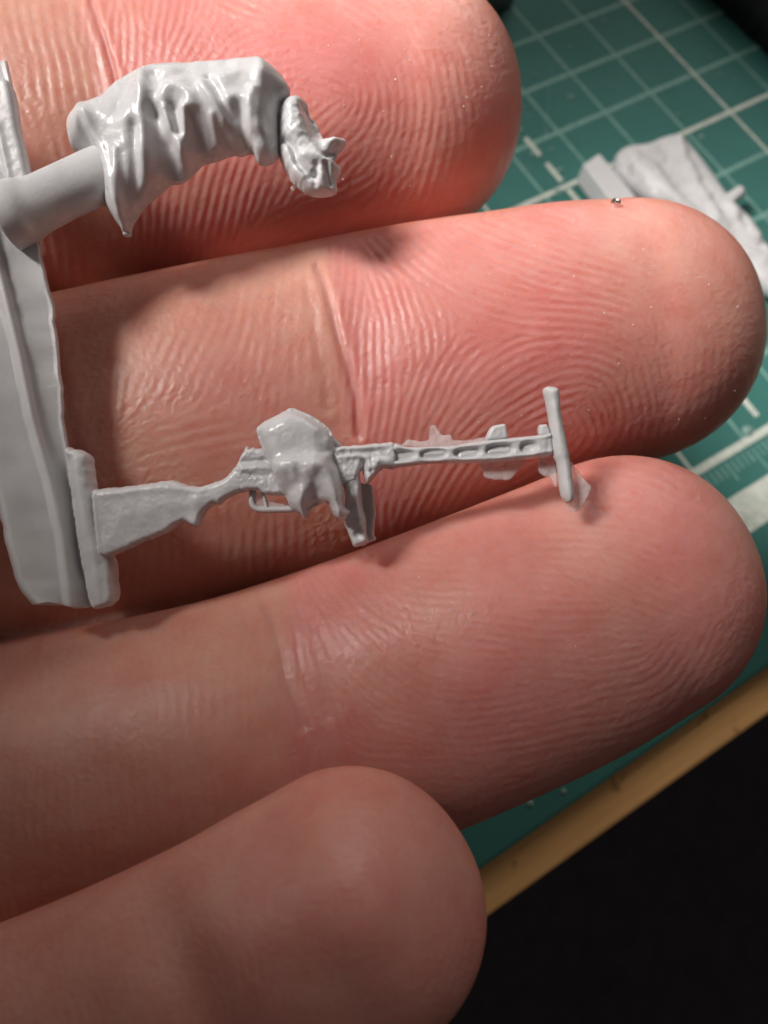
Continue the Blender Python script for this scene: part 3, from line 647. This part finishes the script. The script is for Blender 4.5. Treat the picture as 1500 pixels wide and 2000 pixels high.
# ---- rifle
gun = new_obj('miniature_rifle', None, sp); gun['label'] = 'tiny resin rifle gripped by a broken-off hand'
gm = lambda dz=0.0, zy=0.0: cam_map(ZG + dz, zx=-.0006, zy=zy, cx=600, cy=930)
stock = [(183, 961), (196, 955), (214, 953), (273, 947), (323, 939), (339, 938), (357, 944), (373, 948), (398, 949), (425, 940), (446, 928), (461, 913), (480, 912), (500, 930), (500, 958), (484, 959), (461, 967), (441, 978), (432, 986), (421, 985), (409, 995), (398, 1010), (391, 1029), (378, 1027), (362, 1020), (350, 1024), (339, 1034), (319, 1045), (287, 1057), (255, 1072), (228, 1083), (214, 1088), (196, 1082), (190, 1050), (186, 1010)]
relief('stock', stock, gm(), M_resin, gun, H=.62, HB=.8, W=11, g=2.6, jitter=1.1, strokes=[([(240, 962), (262, 984), (288, 1020)], 4, .07), ([(210, 968), (300, 955), (395, 957)], 6, .10), ([(190, 965), (200, 1080)], 4, .10), ([(390, 975), (388, 1020)], 8, .12), ([(350, 1008), (385, 1000)], 9, -.08)], noise=[(20, .05), (5, .03)], dome=.15)
recv = [(456, 920), (463, 909), (470, 894), (475, 885), (483, 871), (488, 877), (496, 873), (506, 876), (560, 872), (620, 871), (664, 872), (700, 869), (741, 866), (772, 868), (774, 912), (751, 916), (737, 926), (728, 936), (718, 945), (711, 934), (706, 918), (700, 932), (690, 945), (640, 955), (600, 966), (546, 968), (514, 965), (506, 958), (490, 959), (470, 958)]
relief('receiver', recv, gm(.05), M_resin, gun, H=.72, HB=.8, W=9, g=2.3, jitter=.9, edge=4, strokes=[([(476, 903), (520, 900)], 3, -.22), ([(478, 918), (525, 914)], 3.5, .16), ([(480, 930), (528, 928)], 3, -.14), ([(664, 877), (740, 873)], 4, .18), ([(664, 888), (735, 884)], 3, -.2), ([(668, 893), (700, 890), (716, 896), (722, 915)], 4, .18), ([(711, 905), (708, 930)], 4, -.5), ([(735, 905), (722, 932)], 6, .25), ([(726, 921)], 4, -.35), ([(740, 900), (758, 903)], 5, .2)], noise=[(9, .09), (4.5, .07)])
relief('magazine', [(664, 905), (700, 912), (703, 932), (707, 955), (709, 990), (715, 1012), (716, 1040), (718, 1058), (693, 1068), (685, 1054), (678, 1036), (672, 1018), (673, 968), (668, 940)], gm(.1, .004), M_resin, gun, H=.62, HB=.7, W=8, g=2.3, edge=4, strokes=[([(684, 920), (690, 966)], 7, .12), ([(690, 968)], 6, .2), ([(698, 955), (703, 1010)], 3, .12), ([(700, 1042)], 6, -.35), ([(678, 1000), (690, 990)], 5, -.15)], noise=[(8, .05)])
relief('magazine_flange', [(700, 950), (712, 944), (722, 945), (729, 953), (732, 984), (735, 1003), (733, 1011), (731, 1043), (735, 1053), (722, 1059), (704, 1064), (706, 1010)], gm(.75, .004), M_flash_dense if 'M_flash_dense' in globals() else M_resin_dull, gun, H=.12, HB=.2, W=5, g=2.4, strokes=[([(725, 955), (727, 1045)], 4, .08)])
def ribbon(name, pts, hw, mp, m, par, H, **kw):
    p = resample(catmull(pts, False) if len(pts) > 2 else np.array(pts, float), 3, False); d = np.gradient(p, axis=0); d /= np.hypot(*d.T)[:, None]; nrm = np.stack([-d[:, 1], d[:, 0]], 1)
    return relief(name, np.vstack([p + nrm * hw, (p - nrm * hw)[::-1]]), mp, m, par, H=H, W=hw, g=2.0, smooth=False, edge=3, **kw)
ribbon('trigger_guard', [(494, 958), (493, 983), (505, 994), (530, 995), (575, 994)], 7, gm(.3), M_resin, gun, .3)
relief('thin_flash', [(495, 962), (516, 962), (520, 975), (540, 982), (556, 984), (556, 994), (505, 994), (497, 985)], gm(.3), M_flash, gun, H=.08, W=4, g=2.2, noise=[(6, .08)])
ribbon('trigger', [(514, 960), (517, 975), (522, 992)], 3.6, gm(.25), M_resin, gun, .2, noise=[(5, .06)])
shroud = [(768, 868), (796, 873), (840, 872), (884, 870), (951, 859), (1000, 855), (1048, 850), (1074, 845), (1078, 868), (1077, 888), (1048, 895), (1011, 899), (955, 904), (880, 905), (836, 906), (780, 913), (762, 914)]
def oval(cx, cy, a, b2, ang=-.07): return [(cx + (a if abs(math.cos(t)) < 2 else a) * math.copysign(abs(math.cos(t)) ** .7, math.cos(t)) * math.cos(ang) - b2 * math.sin(t) * math.sin(ang), cy + a * math.copysign(abs(math.cos(t)) ** .7, math.cos(t)) * math.sin(ang) + b2 * math.sin(t) * math.cos(ang)) for t in np.linspace(0, 2 * math.pi, 24, endpoint=False)]
slots = [(786, 891, 25, 10.5), (846, 888, 26, 10), (911, 885, 26, 10), (973, 880, 27, 11), (1029, 875, 17, 11)]
relief('barrel_shroud', shroud, gm(), M_resin, gun, H=.66, HB=.7, W=10, g=1.8, edge=4, plateaus=[(oval(*s), 2.0, -.31) for s in slots],
       strokes=[([(770, 874), (880, 876), (960, 865), (1070, 852)], 3, .10), ([(780, 906), (880, 900), (960, 898), (1070, 884)], 3, .10), ([(830, 888), (862, 887)], 3, .14), ([(955, 884), (990, 882)], 3, .16), ([(1040, 880)], 4, .12), ([(900, 890), (925, 886)], 3, .1), ([(1068, 860), (1066, 888)], 4, -.12)], noise=[(6, .03)])
relief('front_sight_block', [(950, 862), (951, 846), (960, 833), (974, 829), (986, 829), (990, 844), (988, 860)], gm(-.05), M_resin, gun, H=.5, W=7, g=2, noise=[(6, .05)])
relief('sight_bead', [(1053, 852), (1051, 832), (1060, 829), (1068, 831), (1074, 852)], gm(-.1), M_resin, gun, H=.45, W=6, g=2)
relief('muzzle_crossbar', [(1060, 768), (1062, 759), (1072, 755), (1085, 757), (1092, 765), (1096, 811), (1104, 852), (1111, 889), (1117, 927), (1121, 964), (1117, 980), (1108, 983), (1101, 978), (1093, 960), (1087, 908), (1078, 886), (1072, 830), (1065, 787)], gm(-.25), M_resin_dull, gun, H=.6, HB=.6, W=17, g=2.2, noise=[(14, .05), (5, .02)])
relief('thin_flash', [(786, 872), (790, 864), (797, 859), (820, 861), (836, 859), (838, 842), (843, 832), (850, 831), (858, 842), (863, 849), (881, 849), (885, 860), (920, 858), (952, 855), (952, 866), (884, 876)], gm(.35), M_flash, gun, H=.1, W=5, g=2.4, noise=[(7, .05)], jitter=1.2)
relief('thin_flash', [(943, 902), (1022, 896), (1021, 909), (1009, 923), (998, 935), (988, 938), (949, 934), (943, 920)], gm(.35), M_flash, gun, H=.1, W=5, g=2.4, noise=[(8, .05)])
relief('thin_flash', [(1057, 884), (1084, 890), (1088, 948), (1080, 945), (1072, 932), (1061, 930), (1051, 917)], gm(.35), M_flash, gun, H=.1, W=5, g=2.4, noise=[(8, .05)])
relief('thin_flash', [(1112, 905), (1124, 912), (1138, 932), (1154, 950), (1150, 966), (1141, 983), (1132, 997), (1116, 999), (1106, 980), (1112, 950)], gm(.1), M_flash, gun, H=.1, W=6, g=2.4, noise=[(8, .05)], jitter=1.0)
grip = [(501, 838), (503, 850), (510, 872), (520, 893), (527, 908), (535, 934), (548, 959), (557, 970), (569, 993), (586, 1005), (595, 1016), (601, 1011), (608, 995), (621, 987), (636, 983), (642, 986), (648, 1000), (655, 1012), (668, 1017), (680, 1010), (683, 998), (673, 989), (671, 963), (664, 925), (657, 908), (650, 897), (652, 878), (649, 848), (638, 833), (612, 814), (587, 803), (570, 797), (557, 802), (535, 814), (514, 825)]
relief('gripping_hand', grip, gm(-.7), M_resin, gun, H=1.15, HB=.9, W=24, g=2.2, edge=5, jitter=.5,
  plateaus=[([(495, 900), (535, 903), (575, 900), (630, 893), (660, 880), (660, 790), (495, 790)], 5, -.28)],
  strokes=[([(545, 912), (586, 914), (612, 918)], 14, .45), ([(560, 900), (615, 895)], 5, .12), ([(620, 905), (640, 915), (655, 945), (664, 985), (664, 1005)], 10, .55), ([(620, 965), (606, 985)], 11, -.6), ([(571, 957)], 12, -.3), ([(596, 960), (594, 1005)], 7, .35), ([(618, 935)], 9, -.12), ([(645, 860), (650, 890)], 5, .2), ([(630, 858), (634, 880)], 9, -.25), ([(540, 925), (556, 965)], 5, .2), ([(505, 842), (560, 806)], 4, .12), ([(600, 925), (610, 940)], 5, .15), ([(575, 905), (580, 935)], 5, .12)], noise=[(22, .12), (7, .03)])
relief('grip_shoulder', [(640, 846), (656, 856), (668, 871), (662, 884), (645, 880)], gm(.1), M_resin, gun, H=.45, W=8, g=2.2)
print('casting', time.time() - T0)

# ------------------------------------------------------------------ small things
from mathutils.bvhtree import BVHTree
camw = Vector(cam2world(np.zeros(3)))
def hit(x, y):
    d = (Vector(PX(np.array(x * 1.), np.array(y * 1.), 60)) - camw).normalized()
    ok, loc, nr, _ = hand.ray_cast(camw - hand.location, d)
    return (loc + hand.location, nr) if ok else (None, None)
bpy.context.view_layer.update()
Vd, Fd = [], []
spots = [(985, 575), (1178, 524), (1345, 458), (1384, 556), (1240, 598), (1162, 612), (1225, 385), (1180, 612), (1279, 520), (1120, 540), (740, 395), (765, 305), (700, 318), (800, 362), (855, 318), (910, 215), (940, 170), (960, 130), (715, 140), (600, 22), (840, 78), (905, 208), (1036, 955), (1062, 1331), (818, 1128), (280, 1716), (1124, 1262), (845, 953), (400, 1192), (1150, 800), (1330, 700), (1440, 600), (640, 1180), (920, 1200), (670, 350), (950, 300), (988, 210)]
for k in range(26): spots.append((random.uniform(900, 1440), random.uniform(430, 830)))
for k in range(20): spots.append((random.uniform(600, 980), random.uniform(30, 400)))
for x, y in spots:
    p, nr = hit(x, y)
    if p is None: continue
    t = nr.orthogonal().normalized(); u = nr.cross(t); s = random.uniform(.03, .085) * .001; e = random.uniform(.4, 1.0); a0 = random.random() * 6; k = len(Vd)
    for a in range(5): Vd.append(p + nr * .00003 + (t * math.cos(a0 + a * 1.257) * s + u * math.sin(a0 + a * 1.257) * s * e) * random.uniform(.7, 1.2))
    Vd.append(p + nr * (.00003 + s * .7)); Vd.append(p - nr * .00003)
    for a in range(5): Fd.append((k + a, k + (a + 1) % 5, k + 5)); Fd.append((k + (a + 1) % 5, k + a, k + 6))
du = mesh_obj('dust_specks', np.array([tuple(q) for q in Vd]), Fd, M_dust, None, False); tag(du, 'tiny pale dust specks scattered over the fingertips', 'dust', 'stuff')
p, nr = hit(1202, 402)
if p is not None:
    rings = []; up = Vector(-down); n_ = nr.normalized(); t = n_.orthogonal().normalized(); u = n_.cross(t)
    for a in np.linspace(.03, math.pi - .35, 12):
        rings.append(np.array([tuple(p + n_ * (.00018 + .00033 * math.cos(a)) + (t * math.cos(q) + u * math.sin(q)) * .00036 * math.sin(a)) for q in np.linspace(0, 6.2832, 25)[:-1]]))
    dr = loft('resin_droplet', rings, M_clear, None, True, True, np.array(p)); tag(dr, 'tiny clear resin droplet on the edge of the middle finger', 'droplet')
# crumbs on the mat
Vd, Fd = [], []
cr = [(1044, 146, .6), (1077, 292, .5), (1093, 332, .8), (1115, 190, .7), (1178, 42, .5), (1113, 93, .4), (1370, 268, .6), (1460, 843, 1.1), (1090, 375, .9), (1404, 145, .4), (1433, 158, .4), (1020, 210, .5), (986, 28, .6), (1325, 225, .6), (1040, 300, .6), (1330, 1390, .5), (1035, 1568, .6), (1100, 1545, .5), (1369, 1380, .5), (1120, 1390, .5)]
for k in range(120): cr.append((random.uniform(940, 1500), random.uniform(0, 420), random.uniform(.08, .22)))
for x, y, s in cr:
    c = on_desk(np.array(x * 1.), np.array(y * 1.)); k = len(Vd); a0 = random.random() * 6; e = random.uniform(.4, .9)
    if not (-330 < c[0] < 120 and -105 < c[1] < 190): continue
    for a in range(6): Vd.append((c[0] + s * random.uniform(.6, 1.1) * math.cos(a0 + a * 1.047), c[1] + e * s * random.uniform(.6, 1.1) * math.sin(a0 + a * 1.047), .12))
    Vd.append((c[0], c[1], .12 + s * .35))
    for a in range(6): Fd.append((k + a, k + (a + 1) % 6, k + 6))
    Fd.append(tuple(k + a for a in range(6))[::-1])
M_crumb = plain('pale_crumb', (0.20, 0.33, 0.30), 0.5)
du = mesh_obj('resin_crumbs', np.array(Vd) * .001, Fd, M_crumb, None, False); tag(du, 'pale resin crumbs scattered over the green mat', 'crumbs', 'stuff')
print('done', time.time() - T0)
